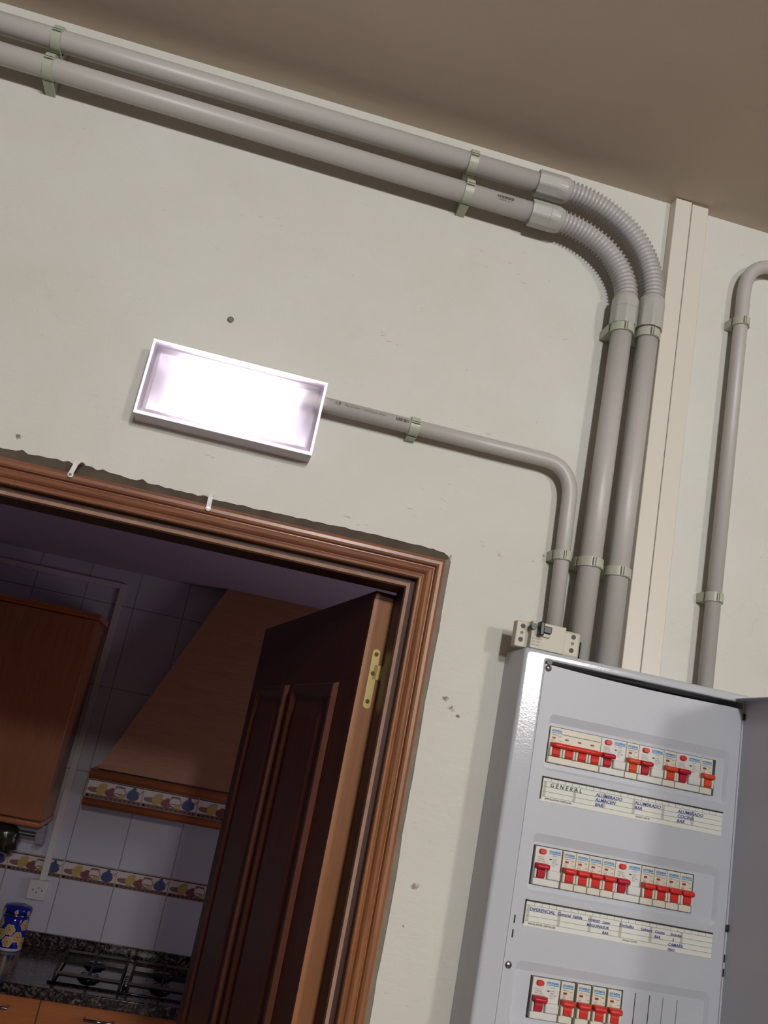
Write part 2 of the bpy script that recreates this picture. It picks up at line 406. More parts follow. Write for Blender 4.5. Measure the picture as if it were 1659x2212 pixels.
# door frame: casing and jamb swept round the opening
def sweep(prof, xl, xr, zt, m, mhead=None):
    """prof: (u, y); u is measured outwards from the opening"""
    b = MB(); mh = mhead or m; n = len(prof)
    st = [[(xl-u, y, 0) for u, y in prof], [(xl-u, y, zt+u) for u, y in prof], [(xr+u, y, zt+u) for u, y in prof], [(xr+u, y, 0) for u, y in prof]]
    for (p, q), mm in zip(zip(st, st[1:]), (m, mh, m)):
        for j in range(n-1): b.face([p[j], p[j+1], q[j+1], q[j]], mm, False)
    return b
XL = -.60
tr = empty('trim_1', (0, 0, 0), kind='structure')
cp = [(.0, .01), (.0, -.010), (.0015, -.012), (.004, -.0125), (.006, -.011), (.0075, -.0105), (.0095, -.014), (.012, -.016), (.015, -.0168), (.0175, -.0155), (.0185, -.0135), (.0195, -.0135), (.021, -.018), (.024, -.0195), (.028, -.0195), (.0315, -.0175), (.0335, -.013), (.034, -.006), (.034, .01)]
sweep(cp, XL, .2268, Z(.2425), W_CAS, W_CASX).build('door_casing', tr)
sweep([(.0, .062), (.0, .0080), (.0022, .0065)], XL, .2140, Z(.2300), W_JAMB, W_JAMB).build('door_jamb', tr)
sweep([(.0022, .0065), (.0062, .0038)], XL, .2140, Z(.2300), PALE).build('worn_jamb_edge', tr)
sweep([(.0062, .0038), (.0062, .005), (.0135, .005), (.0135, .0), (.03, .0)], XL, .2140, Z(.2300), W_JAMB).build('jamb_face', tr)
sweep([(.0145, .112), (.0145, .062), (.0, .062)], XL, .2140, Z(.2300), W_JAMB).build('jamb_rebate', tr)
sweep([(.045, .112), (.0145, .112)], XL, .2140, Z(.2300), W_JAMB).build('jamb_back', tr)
t2 = sweep([(.028, .0012), (.10, .0012)], XL, .2268, Z(.2425), FILL, mat('gap_shade', (84, 74, 64), .95, bump=.5, bscale=150, vary=.2)).build('trim_2'); setp(t2, kind='structure')  # head strip darker: shade of a deep groove put into its colour

# door leaf, open into the kitchen
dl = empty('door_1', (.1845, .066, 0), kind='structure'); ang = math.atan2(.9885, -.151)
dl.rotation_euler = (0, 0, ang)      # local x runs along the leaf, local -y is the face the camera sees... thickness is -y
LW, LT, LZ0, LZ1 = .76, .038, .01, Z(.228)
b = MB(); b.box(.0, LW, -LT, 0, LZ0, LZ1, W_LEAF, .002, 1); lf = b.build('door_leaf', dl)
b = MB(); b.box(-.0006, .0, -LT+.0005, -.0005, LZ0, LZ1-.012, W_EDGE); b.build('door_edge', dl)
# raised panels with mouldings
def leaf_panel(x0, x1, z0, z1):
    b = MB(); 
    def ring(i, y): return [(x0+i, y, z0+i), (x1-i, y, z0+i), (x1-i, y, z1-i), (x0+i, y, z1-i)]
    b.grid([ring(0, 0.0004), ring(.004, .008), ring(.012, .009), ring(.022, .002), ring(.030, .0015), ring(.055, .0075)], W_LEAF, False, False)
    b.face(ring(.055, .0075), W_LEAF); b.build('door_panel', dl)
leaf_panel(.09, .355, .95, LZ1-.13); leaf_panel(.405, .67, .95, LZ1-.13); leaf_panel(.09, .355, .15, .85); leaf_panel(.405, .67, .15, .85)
hz = Z(.1045)
b = MB(); yc = -.0180; rr = .0055
pl = [(yc+rr*math.cos(a), hz+.0417-rr+rr*math.sin(a)) for a in [k*PI/10 for k in range(11)]] + \
     [(yc-rr*math.cos(a), hz-.0417+rr-rr*math.sin(a)) for a in [k*PI/10 for k in range(11)]]
b.prism(pl, -.0026, -.0006, BRASS, 'yz')
b.box(-.0026, -.0006, -.0290, yc, hz-.0005, hz+.0205, BRASS, .0004, 1)
b.cyl((-.0026, -.0305, hz-.0005), (-.0026, -.0305, hz+.0205), .0030, BRASS)
hg = b.build('hinge', dl)
for dz in (.0345, .0075, -.0315):
    b = MB(); b.cyl((-.0034, yc, hz+dz), (-.0024, yc, hz+dz), .0031, mat('brass_screw', (120, 100, 60), .35, metal=1), 16); b.build('hinge_screw', hg)

# ------------------------------------------------------------------ conduits
cz1_ = Z(.1735); AY = -.033; KQ = (AY+1.165)/1.137; ZQ = lambda r: Z(r*KQ); r32 = .0156
def arc(p0, p1, p2, n=14, t=.5):
    return [((1-s)**2*Vector(p0)+2*s*(1-s)*Vector(p1)+s*s*Vector(p2)) for s in [i/n for i in range(n+1)]]
def bez(p0, p1, p2, p3, n):
    P = [Vector(p) for p in (p0, p1, p2, p3)]
    return [(1-s)**3*P[0]+3*s*(1-s)**2*P[1]+3*s*s*(1-s)*P[2]+s**3*P[3] for s in [i/n for i in range(n+1)]]
def coupling(name, root, a, d, L, split, mat_=PVC_W, flip=False):
    """tapered sleeve of eight flats from a along d; wide end first"""
    a = Vector(a); d = Vector(d).normalized()
    up = Vector((0, 1, 0)); A = d.cross(up).normalized(); B = d.cross(A)
    b = MB(); prof = [(0, .0180), (.0, .0200), (.004, .0204), (L*.55, .0204)]
    if split: prof += [(L*.55, .0199), (L*.555, .0199), (L*.56, .0204)]
    prof += [(L*.85, .0201), (L*.95, .0182), (L, .0168)]
    n = 48; rings = []
    for t, r in prof:
        fl = 1 if t < L*.85 else 0
        ring = []
        for k in range(n):
            q = 2*PI*k/n; rr = r
            if fl: rr = r*min(1.0, .945/math.cos(((q+.2) % (PI/4))-PI/8))
            ring.append(a+d*t+rr*(math.cos(q)*A+math.sin(q)*B))
        rings.append(ring)
    b.grid(rings, mat_, True, False); return part(b, name, root)
def corr(root, P, pitch=.0066, r0=.0143, r1=.0180):
    L = [0]
    for a, c in zip(P, P[1:]): L.append(L[-1]+(c-a).length)
    T = L[-1]; nr = round(T/pitch); prof = [(0, r0), (.38, r0*1.01), (.48, r1*.97), (.56, r1), (.66, r1*.97), (.76, r0*1.01)]
    pts, rad = [], []
    for k in range(nr):
        for f, r in prof:
            s = (k+f)*T/nr; i = max(j for j in range(len(L)) if L[j] <= s+1e-9); i = min(i, len(P)-2)
            u = (s-L[i])/(L[i+1]-L[i]); pts.append(P[i].lerp(P[i+1], u)); rad.append(r)
    pts.append(P[-1]); rad.append(r0)
    b = MB(); b.tube(pts, rad, PVC_F, 26); return part(b, 'flexible_bend', root)
def run(zl, zr, xe, cL, bezp, xv, zc0, Lc, label, split):
    root = empty('conduit', (xe, AY, zr), label, 'pipe', 'large grey conduits')
    b = MB(); b.cyl((-1.15, AY, zl-(zr-zl)*.6), (xe+.01, AY, zr), r32, PVC, 36); pp = part(b, 'pipe', root)
    coupling('coupling', root, (xe, AY, zr), (1, 0, .0), cL, split)
    corr(root, bezp)
    coupling('coupling', root, (xv, AY, zc0-Lc), (0, 0, 1), Lc, split)
    b = MB(); b.cyl((xv, AY, zc0-Lc+.01), (xv-.003, AY, cz1_+.0003), r32, PVC, 36); part(b, 'pipe', root)
    return root, pp
ua = run(ZQ(.8895), ZQ(.8905), .294*KQ, .054, bez((.346*KQ, AY, ZQ(.8905)), (.432*KQ, AY, ZQ(.888)), (.499*KQ, AY, ZQ(.835)), (.5045*KQ, AY, ZQ(.748)), 60), .5045*KQ, ZQ(.748), .054,
    'upper large grey conduit close to the ceiling, bending down next to the white trunking', False)
la = run(ZQ(.8420), ZQ(.8355), .291*KQ, .052, bez((.341*KQ, AY, ZQ(.8355)), (.402*KQ, AY, ZQ(.832)), (.455*KQ, AY, ZQ(.798)), (.4625*KQ, AY, ZQ(.738)), 48), .4625*KQ, ZQ(.738), .050,
    'lower of the two large grey conduits, with a printed mark before its bend', True)
# printed mark on the lower pipe
b = MB()
def wrap(cx, cz, r, a0):
    return lambda x, y: (cx+x, AYT-(r+.0004)*math.cos(a0+y/r), cz+(r+.0004)*math.sin(a0+y/r))
AYT = AY
lz0 = ZQ(.8420)-(ZQ(.8355)-ZQ(.8420))*.6; lzm = lz0+(.2465+1.15)*(ZQ(.8355)-lz0)/(.291*KQ+1.16)
f = wrap(.2325, lzm, r32, -.10)
x = 0; random.seed(11)
while x < .027:
    wd = random.choice((.0005, .0008, .0012)); 
    b.face([f(x, 0), f(x+wd, 0), f(x+wd, .0045), f(x, .0045)], INK); x += wd+random.choice((.0005, .0009))
b.text('CONDUIT  32  IP', .0028, 0, 0, 0, INK, fn=lambda x, y: f(x+.003, y-.0034))
bm_ = part(b, 'printed_mark', la[0])

r20 = .0107; TY = -.021
root = empty('conduit', (.06, TY, Z(.4505)), 'thin grey conduit from the glowing lamp, turning down to the fuse box', 'pipe', 'thin grey conduits')
P = [Vector((.02, TY, Z(.4500))), Vector((.37, TY, Z(.4515)))] + arc((.375, TY, Z(.4515)), (.418, TY, Z(.451)), (.4195, TY, Z(.402)), 14) + [Vector((.4240, TY, cz1_+.0003))]
b = MB(); b.tube(P, r20, PVC, 30); part(b, 'pipe', root)
AYT = TY
b = MB(); f = wrap(.064, Z(.4503), r20, .16)
b.text('C\u20ac', .0062, 0, 0, 0, INK, fn=lambda x, y: f(x, y-.001))
b.text('IMQ  EN 50086-1  TUBO RIGIDO  GRIGIO', .0042, 0, 0, 0, mat('faded_ink', (110, 104, 104), .7), wx=.78, fn=lambda x, y: f(x+.0135, y-.0005))
part(b, 'printed_text', root)
b = MB(); f = wrap(.151, Z(.4506), r20, -.05); x = 0; random.seed(5)
while x < .019:
    wd = random.choice((.0004, .0007, .0011)); b.face([f(x, 0), f(x+wd, 0), f(x+wd, .0048), f(x, .0048)], INK); x += wd+random.choice((.0004, .0008))
part(b, 'printed_bars', root)
root = empty('conduit', (.66, TY, Z(.87)), 'thin grey conduit at the right edge, bending over to the right under the ceiling', 'pipe', 'thin grey conduits')
P = [Vector((.6535, TY, cz1_+.0003)), Vector((.6585, TY, Z(.805)))] + arc((.659, TY, Z(.810)), (.6595, TY, Z(.868)), (.715, TY, Z(.8695)), 16) + [Vector((1.3, TY, Z(.874)))]
b = MB(); b.tube(P, r20, PVC, 30); part(b, 'pipe', root)

# clips
def clip(x, z, ay, r, vert, label, grp='pipe clips', tilt=0):
    root = empty('pipe_clip', (0, 0, 0), label, 'clip', grp)
    w = .0135; ro = r+.0026; n = 32
    # local frame: along pipe = t, across = c (wall plane), outward = -y
    def W(t, c, y): 
        return (x+c, y, z+t) if vert else (x+t, y, z+c)
    sg = 1 if vert else -1
    def ang(a, rad): return (rad*math.cos(a), ay-rad*math.sin(a))
    a0, a1 = math.radians(-60), math.radians(240)
    b = MB(); sec = []
    for k in range(n+1):
        a = a0+(a1-a0)*k/n
        co, yo = ang(a, ro); ci, yi = ang(a, r*1.005)
        sec.append([W(-w/2, co, yo), W(w/2, co, yo), W(w/2, ci, yi), W(-w/2, ci, yi)])
    b.grid(sec, CLIP, True, False)
    part(b, 'band', root)
    b = MB()
    # foot: trapezoid block between band and wall, flaring on the lower / left side
    s0 = -1
    poly = [(-ro*1.12, ay+ro*.15), (-ro*.80, ay+ro*.62), (ro*.8, ay+ro*.62), (ro*.95, ay+ro*.3), (ro*.95, -.0005), (-ro*1.18, -.0005)]
    A = [W(-w/2, c, y) for c, y in poly]; B = [W(w/2, c, y) for c, y in poly]
    b.grid([A, B], CLIP, True, False)
    part(b, 'foot', root)
    # catch: raised tongue with slits
    b = MB(); sec = []; lo, hi = (math.radians(42), math.radians(86)) if not vert else (math.radians(56), math.radians(98))
    for k in range(9):
        a = lo+(hi-lo)*k/8; co, yo = ang(a, ro+.0013); ci, yi = ang(a, ro-.0003)
        sec.append([W(-w*.46, co, yo), W(w*.46, co, yo), W(w*.46, ci, yi), W(-w*.46, ci, yi)])
    b.grid(sec, CLIP, True, False)
    for a in (hi+.02, hi-.16):
        co, yo = ang(a, ro+.0017); c2, y2 = ang(a+.06, ro+.0017)
        b.face([W(-w*.45, co, yo), W(w*.45, co, yo), W(w*.45, c2, y2), W(-w*.45, c2, y2)], CLIPD)
    part(b, 'catch', root)
    return root
clip(-.4355*KQ, ZQ(.8890), AY, r32, False, 'left clip on the upper large conduit near the ceiling, at the photo\'s top left')
clip(-.4335*KQ, ZQ(.8413), AY, r32, False, 'left clip on the lower large conduit, at the photo\'s top left')
clip(.1890*KQ, ZQ(.8900), AY, r32, False, 'clip on the upper large conduit just before its coupling and bend')
clip(.1905*KQ, ZQ(.8379), AY, r32, False, 'clip on the lower large conduit beside the printed mark')
clip(.4625*KQ, ZQ(.6815), AY, r32, True, 'clip on the left large conduit directly below its ribbed bend')
clip(.5043*KQ, ZQ(.6840), AY, r32, True, 'clip on the right large conduit, below the bend and against the white trunking')
clip(.4605*KQ, ZQ(.3140), AY, r32, True, 'clip low on the left large conduit, middle of three clips in a row')
clip(.5025*KQ, ZQ(.3100), AY, r32, True, 'clip low on the right large conduit, rightmost of three in a row')
clip(.1795, Z(.4508), TY, r20, False, 'clip on the thin conduit to the right of the glowing lamp')
clip(.4213, Z(.3170), TY, r20, True, 'clip on the thin conduit above the fuse box, leftmost of three in a row')
clip(.6580, Z(.7540), TY, r20, True, 'upper clip on the thin conduit at the right edge')
clip(.6547, Z(.3090), TY, r20, True, 'lower clip on the thin conduit at the right edge')

# white trunking
t = empty('cable_trunking', (.556, 0, Z(.1)), 'cream cable trunking with two covers running down the wall beside the conduits', 'trunking')
zt = CEIL-.001
b = MB(); b.box(.5285, .5850, -.0145, -.0002, cz1_+.0003, zt, TRUNK); part(b, 'trunking_base', t)
b = MB(); b.box(.5280, .5558, -.0205, -.0040, cz1_+.0003, zt-.0005, TRUNK, .001, 1); part(b, 'trunking_cover', t)
b = MB(); b.box(.5567, .5852, -.0205, -.0040, cz1_+.0003, zt-.003, TRUNK, .001, 1); part(b, 'trunking_cover', t)
b = MB(); b.box(.5558, .5567, -.0185, -.0040, cz1_+.0003, zt-.003, INKL); part(b, 'seam', t)

# ------------------------------------------------------------------ emergency lamp
lp = empty('wall_lamp', (-.0715, 0, Z(.422)), 'rectangular lit emergency lamp with clear cover on the wall above the doorway', 'lamp')
x0, x1, z0, z1 = -.1912, .0478, Z(.3685), Z(.4750)
REFL = mat('lamp_reflector', (228, 222, 230), .35)
b = MB(); b.box(x0+.003, x1-.003, -.0045, -.0002, z0+.003, z1-.003, WHITEP, .001, 1); part(b, 'back_plate', lp)
b = MB()
ring = lambda i, y: [(x0+i, y, z0+i), (x1-i, y, z0+i), (x1-i, y, z1-i), (x0+i, y, z1-i)]
b.grid([ring(.012, -.026), ring(.020, -.008)], REFL, False, False); b.face(ring(.020, -.008), REFL)
part(b, 'reflector', lp)
# clear cover
cv = bpy.data.materials.new('clear_cover'); cv.use_nodes = True; nt = cv.node_tree
for n_ in list(nt.nodes): nt.nodes.remove(n_)
out = nt.nodes.new('ShaderNodeOutputMaterial'); mx = nt.nodes.new('ShaderNodeMixShader'); tp = nt.nodes.new('ShaderNodeBsdfTransparent')
m2 = nt.nodes.new('ShaderNodeMixShader'); tl = nt.nodes.new('ShaderNodeBsdfTranslucent'); gl = nt.nodes.new('ShaderNodeBsdfGlossy')
tl.inputs[0].default_value = lin((242, 238, 243)); gl.inputs['Roughness'].default_value = .2; tp.inputs[0].default_value = lin((250, 246, 252))
mx.inputs[0].default_value = .35; m2.inputs[0].default_value = .15
nt.links.new(tl.outputs[0], m2.inputs[1]); nt.links.new(gl.outputs[0], m2.inputs[2]); nt.links.new(tp.outputs[0], mx.inputs[1]); nt.links.new(m2.outputs[0], mx.inputs[2]); nt.links.new(mx.outputs[0], out.inputs[0])
ED = bpy.data.materials.new('cover_rim'); ED.use_nodes = True
ED.node_tree.nodes['Principled BSDF'].inputs['Base Color'].default_value = lin((245, 240, 246))
ED.node_tree.nodes['Principled BSDF'].inputs['Emission Color'].default_value = lin((255, 246, 252))
ED.node_tree.nodes['Principled BSDF'].inputs['Emission Strength'].default_value = .9  # plastic rim emits, standing in for tube light caught in its edge
b = MB(); b.grid([ring(.0004, -.0003), ring(.0, -.0368), ring(.0016, -.0368), ring(.0018, -.004)], mat('lamp_housing', (206, 198, 208), .45), False, False); part(b, 'housing', lp)
b = MB()
b.grid([ring(.003, -.0400), ring(.0075, -.0385), ring(.009, -.0375)], cv, False, False); b.face(ring(.009, -.0375), cv)
part(b, 'clear_cover', lp)
b = MB(); b.grid([ring(-.0002, -.0372), ring(.0004, -.0400), ring(.0032, -.0404), ring(.0034, -.0390)], ED, False, False); part(b, 'cover_rim', lp, 'rim of the cover with an added glow')
TUB = bpy.data.materials.new('lit_tube'); TUB.use_nodes = True; nt = TUB.node_tree
em = nt.nodes.new('ShaderNodeEmission'); em.inputs[0].default_value = (1, .95, .98, 1); em.inputs[1].default_value = 36
nt.links.new(em.outputs[0], nt.nodes['Material Output'].inputs[0])
zc = (z0+z1)/2
for zz in (zc+.016, zc-.012):
    b = MB(); b.tube([(x0+.038, -.020, zz), (x0+.040, -.020, zz), (x1-.040, -.020, zz), (x1-.038, -.020, zz)], [.006, .0075, .0075, .006], TUB, 20); part(b, 'lit_tube', lp)
for xx in (x0+.038, x1-.038):
    b = MB(); b.box(xx-.006, xx+.006, -.028, -.009, zc-.021, zc+.025, REFL, .001, 1); part(b, 'tube_holder', lp)

# ------------------------------------------------------------------ small wall things
b = MB(); b.lathe((0, 0, 0), [(.0001, 0), (.0042, 0), (.0046, .0012), (.0020, .0018), (.0001, .0006)], GREYP, 16)
o = b.build('wall_plug', xf=lambda c: Vector((c.x, -c.z, c.y))); o.location = (-.1040, 0, Z(.548)); setp(o, 'small grey wall plug in the plaster above the glowing lamp', 'plug')
def cable_clip(x, z, lean, label):
    root = empty('cable_clip', (x, 0, Z(z)), label, 'clip', 'white cable clips over the doorway')
    prof = [(-.0008, .004), (-.007, .0045), (-.017, .002), (-.0225, -.004), (-.0235, -.012), (-.0225, -.017)]
    b = MB(); secs = []
    for i, (y, dz) in enumerate(prof):
        k = i/(len(prof)-1); xx = x+lean*k
        q = prof[max(i-1, 0)], prof[min(i+1, len(prof)-1)]; d = Vector((q[1][0]-q[0][0], q[1][1]-q[0][1])).normalized(); nn = Vector((-d.y, d.x))*.0008
        secs.append([(xx-.003, y+nn.x, Z(z)+dz+nn.y), (xx+.003, y+nn.x, Z(z)+dz+nn.y), (xx+.003, y-nn.x, Z(z)+dz-nn.y), (xx-.003, y-nn.x, Z(z)+dz-nn.y)])
    b.grid(secs, WHITEP, True, False); part(b, 'strap', root)
    b = MB(); b.cyl((x+lean, -.0235, Z(z)-.019), (x+lean, -.0185, Z(z)-.019), .0036, WHITEP, 16); b.cyl((x+lean, -.0252, Z(z)-.019), (x+lean, -.0235, Z(z)-.019), .0018, SCREW, 12); part(b, 'nail', root)
cable_clip(-.2400, .2900, -.007, 'white cable clip leaning over the door casing, left one below the lamp')
cable_clip(-.0690, .2880, .001, 'white cable clip on the door casing, the upright one below the lamp\'s middle')

# ------------------------------------------------------------------ fuse box
CB = empty('fuse_box', (.525, 0, Z(-.63)), 'white steel fuse box on the wall with its door open to the right', 'fuse box')
cx0, cx1, cz0, cz1 = .3685, .6920, Z(-.63), Z(.1735); yf = -.0768
b = MB()
# shell: outer walls and front rim as one skin with rounded edges
def shell_ring(i, y): return [(px, y, pz) for px, pz in rrect(cx0+i, cx1-i*.3, cz0+i, cz1-i, max(.002, .006-i*.3))]
ix0, ix1, iz0, iz1 = .3985, .6790, Z(-.61), Z(.1620)
inner = lambda y, g=0: [(px, y, pz) for px, pz in rrect(ix0+g, ix1-g*.3, iz0+g, iz1-g, .003)]
b.grid([shell_ring(0, -.0002), shell_ring(0, yf+.005), shell_ring(.0012, yf+.0015), shell_ring(.0045, yf), shell_ring(.0052, yf), inner(yf, -.0030), inner(yf, -.0018), inner(yf+.0004, -.0006), inner(yf+.0012), inner(-.004)], STEELW, False, True)
body = part(b, 'box_shell', CB)
b = MB(); b.box(ix0, ix1, -.020, -.004, iz0, iz1, STEELD); part(b, 'back_plate', CB)
# front panel with three pressed recesses
py = -.0755; ry = -.0690
rows = [(.0962, .0270, .0818, .0362, .4183, .6510), (-.0490, -.1180, -.0630, -.1092, .4188, .6345), (-.1942, -.2640, -.2088, -.2552, .4370, .5560)]
b = MB(); bm = b.bm
def loop(P, y): 
    vs = [bm.verts.new((x_, y, z_)) for x_, z_ in P]; es = [bm.edges.new((vs[i], vs[(i+1) % len(vs)])) for i in range(len(vs))]; return vs, es
topedge = [(ix1-.0003, Z(.1535)), (.66, Z(.1540)), (.60, Z(.1530)), (.54, Z(.1528)), (.48, Z(.1540)), (.43, Z(.1558)), (ix0+.003, Z(.1572)), (ix0+.0003, Z(.1568))]
ov, oe = loop(topedge+[(ix0+.0003, iz0+.003), (ix1-.0003, iz0+.003)], py)
E = list(oe); rec = []
for zt_, zb_, ot, ob, ox0, ox1 in rows:
    P = rrect(.4145, .6650, Z(zb_), Z(zt_), .006); v, e = loop(P, py); E += e; rec.append((v, P))
r_ = bmesh.ops.triangle_fill(bm, edges=E, use_beauty=True)
for f_ in bm.faces: f_.material_index = b.mi(STEELP)
for (v, P), (zt_, zb_, ot, ob, ox0, ox1) in zip(rec, rows):
    Q = rrect(.4170, .6625, Z(zb_)+.003, Z(zt_)-.0105, .004); v2, e2 = loop(Q, ry)
    for i in range(len(v)):
        j = (i+1) % len(v); f_ = bm.faces.new((v[i], v[j], v2[j], v2[i])); f_.smooth = True; f_.material_index = b.mi(STEELP)
    v3, e3 = loop([(ox1, Z(ot)), (ox0, Z(ot)), (ox0, Z(ob)), (ox1, Z(ob))], ry)
    nf = bmesh.ops.triangle_fill(bm, edges=e2+e3, use_beauty=True)
    for g_ in nf['geom']:
        if isinstance(g_, bmesh.types.BMFace): g_.material_index = b.mi(STEELP)
    v4 = [bm.verts.new((q.co.x, ry+.006, q.co.z)) for q in v3]
    for i in range(4):
        j = (i+1) % 4; f_ = bm.faces.new((v3[i], v3[j], v4[j], v4[i])); f_.material_index = b.mi(STEELP)
pan = part(b, 'front_panel', CB)
b = MB()
for i_, xs in enumerate((.5719, .5905, .6081, .6269)): b.box(xs-.0005, xs+.0005, ry-.0003, ry+.0003, Z(-.254), Z(-.2095), (INK if i_ < 2 else INKL))
part(b, 'blanking_score_lines', pan)
def screw(x, z, y=py, r=.0042):
    b = MB(); b.lathe((0, 0, 0), [(.0001, 0), (r, 0), (r, .0008), (r*.7, .0020), (.0001, .0022)], SCREW, 20)
    o = b.build('screw', CB, xf=lambda c: Vector((c.x, -c.z, c.y))); o.location = Vector((x, y, Z(z)))-CB.location
    b2 = MB(); b2.box(-.0025, .0025, -.0025, -.0019, -.0004, .0004, BLACK); b2.build('screw_slot', o)
screw(.4035, .1520); screw(.4050, -.2010)
for zz in (-.1500, -.1663):
    b = MB(); b.box(.4040, .4057, py-.0004, py+.0002, Z(zz)-.0045, Z(zz)+.0045, BLACK); part(b, 'slot', CB)
b = MB(); b.cyl((.4035, py-.0025, Z(.1600)), (.4035, py+.006, Z(.1600)), .0036, INKL, 16); part(b, 'lock_hole', CB)
# label strips
def label_strip(zt_, zb_, words, nm):
    X0, X1 = .4160, .6625; y = py-.0005
    b = MB(); b.box(X0, X1, y, py, Z(zb_)-.0012, Z(zt_), PAPER)
    st = part(b, 'label_strip', CB)
    b = MB(); e = y-.0002
    b.box(X0-.0008, X1, e-.0004, e, Z(zt_)-.0016, Z(zt_)+.0003, INK); b.box(X0-.0008, X0+.0008, e-.0004, e, Z(zb_)+.001, Z(zt_), INK)
    part(b, 'label_border', st)
    b = MB(); h = (zt_-zb_)
    for k in (.20, .42, .63, .84):
        b.box(X0+.002, X1, e-.0001, e, Z(zt_-h*k)-.0002, Z(zt_-h*k)+.0002, INKL)
    for k in range(1, 26): b.box(X0+.0017+k*.0094, X0+.0021+k*.0094, e-.0001, e, Z(zt_-h*.20), Z(zt_-h*.06), INKL)
    for xx in (.0040, .0440, .0840, .1240, .1640, .2050): b.box(X0+xx-.0018, X0+xx+.0018, e-.00005, e, Z(zt_-h*.84), Z(zt_-h*.20), PAPERG)
    b.text('INSTALADOR / INSTALLER', .0027, X0+.006, e-.0002, Z(zb_)+.0012, INKL, wx=1.1, bold=.0001)
    b.text('FECHA / DATE', .0027, X0+.128, e-.0002, Z(zb_)+.0012, INKL, wx=1.1, bold=.0001)
    part(b, 'label_grid', st)
    for dx in sorted({w_[1] for w_ in words}):
        b = MB()
        for tx, dx_, row, m, sz in words:
            if dx_ == dx: b.text(tx, sz, X0+dx, e-.0003, Z(zt_-h*(.42+.21*row))+.0005, m, shear=.15, wx=1.05, bold=.0001)
        part(b, 'handwriting', st)
label_strip(.0189, -.0092, [('G E N E R A L', .0105, 0, PENB, .0068), ('ALUMBRADO', .0720, 0, PEN, .0056), ('ALMACEN', .0720, 1, PEN, .0056), ('BAR', .0720, 2, PEN, .0056),
    ('ALUMBRADO', .1250, 0, PEN, .0056), ('BAR', .1250, 1, PEN, .0056), ('ALUMBRADO', .1840, 0, PEN, .0056), ('COCINA', .1840, 1, PEN, .0056), ('BAR', .1840, 2, PEN, .0056)], '1')
label_strip(-.1262, -.1543, [('DIFERENCIAL', .0055, 0, PEN, .0052), ('General', .0410, 0, PEN, .0052), ('Salida', .0610, 0, PEN, .0052), ('HORNO', .0810, 0, PEN, .0040), ('MAQUINA', .0800, 1, PEN, .0042), ('Lavav', .1000, 0, PEN, .0042), ('SUR', .1010, 1, PEN, .0042), ('BAR', .1010, 2, PEN, .0042),
    ('Enchufes', .1220, 0, PEN, .0052), ('Cafetera', .1500, 0, PEN, .0042), ('Cocina', .1690, 0, PEN, .0044), ('BAR', .1690, 1, PEN, .0042), ('Enchufes', .1900, 0, PEN, .0040), ('2', .1930, 1, PEN, .0042), ('CAMARA', .1880, 2, PEN, .0046), ('FRIO', .1880, 3, PEN, .0042)], '2')
# open door, swung out at a right angle
b = MB(); dz0, dz1, dx, dy1 = Z(-.625), Z(.1660), .6812, -.385
b.box(dx, dx+.0012, dy1, -.0772, dz0, dz1, STEELP)
b.box(dx-.0145, dx, dy1, -.0785, dz1-.0012, dz1, STEELP); b.box(dx-.0145, dx, dy1, -.0785, dz0, dz0+.0012, STEELP)
b.box(dx-.0145, dx, dy1, dy1+.0012, dz0, dz1, STEELP)
dr = part(b, 'box_door', CB)
for zz in (.1440, -.1175, -.42):
    b = MB(); b.cyl((.6795, -.0790, Z(zz)-.004), (.6795, -.0790, Z(zz)+.004), .0015, BLACK, 12); part(b, 'door_hinge', CB)
for zz in (-.1528, -.1690):
    b = MB(); b.box(.6792, .6806, yf-.0006, yf+.0006, Z(zz)-.0045, Z(zz)+.0045, BLACK); part(b, 'slot', CB)

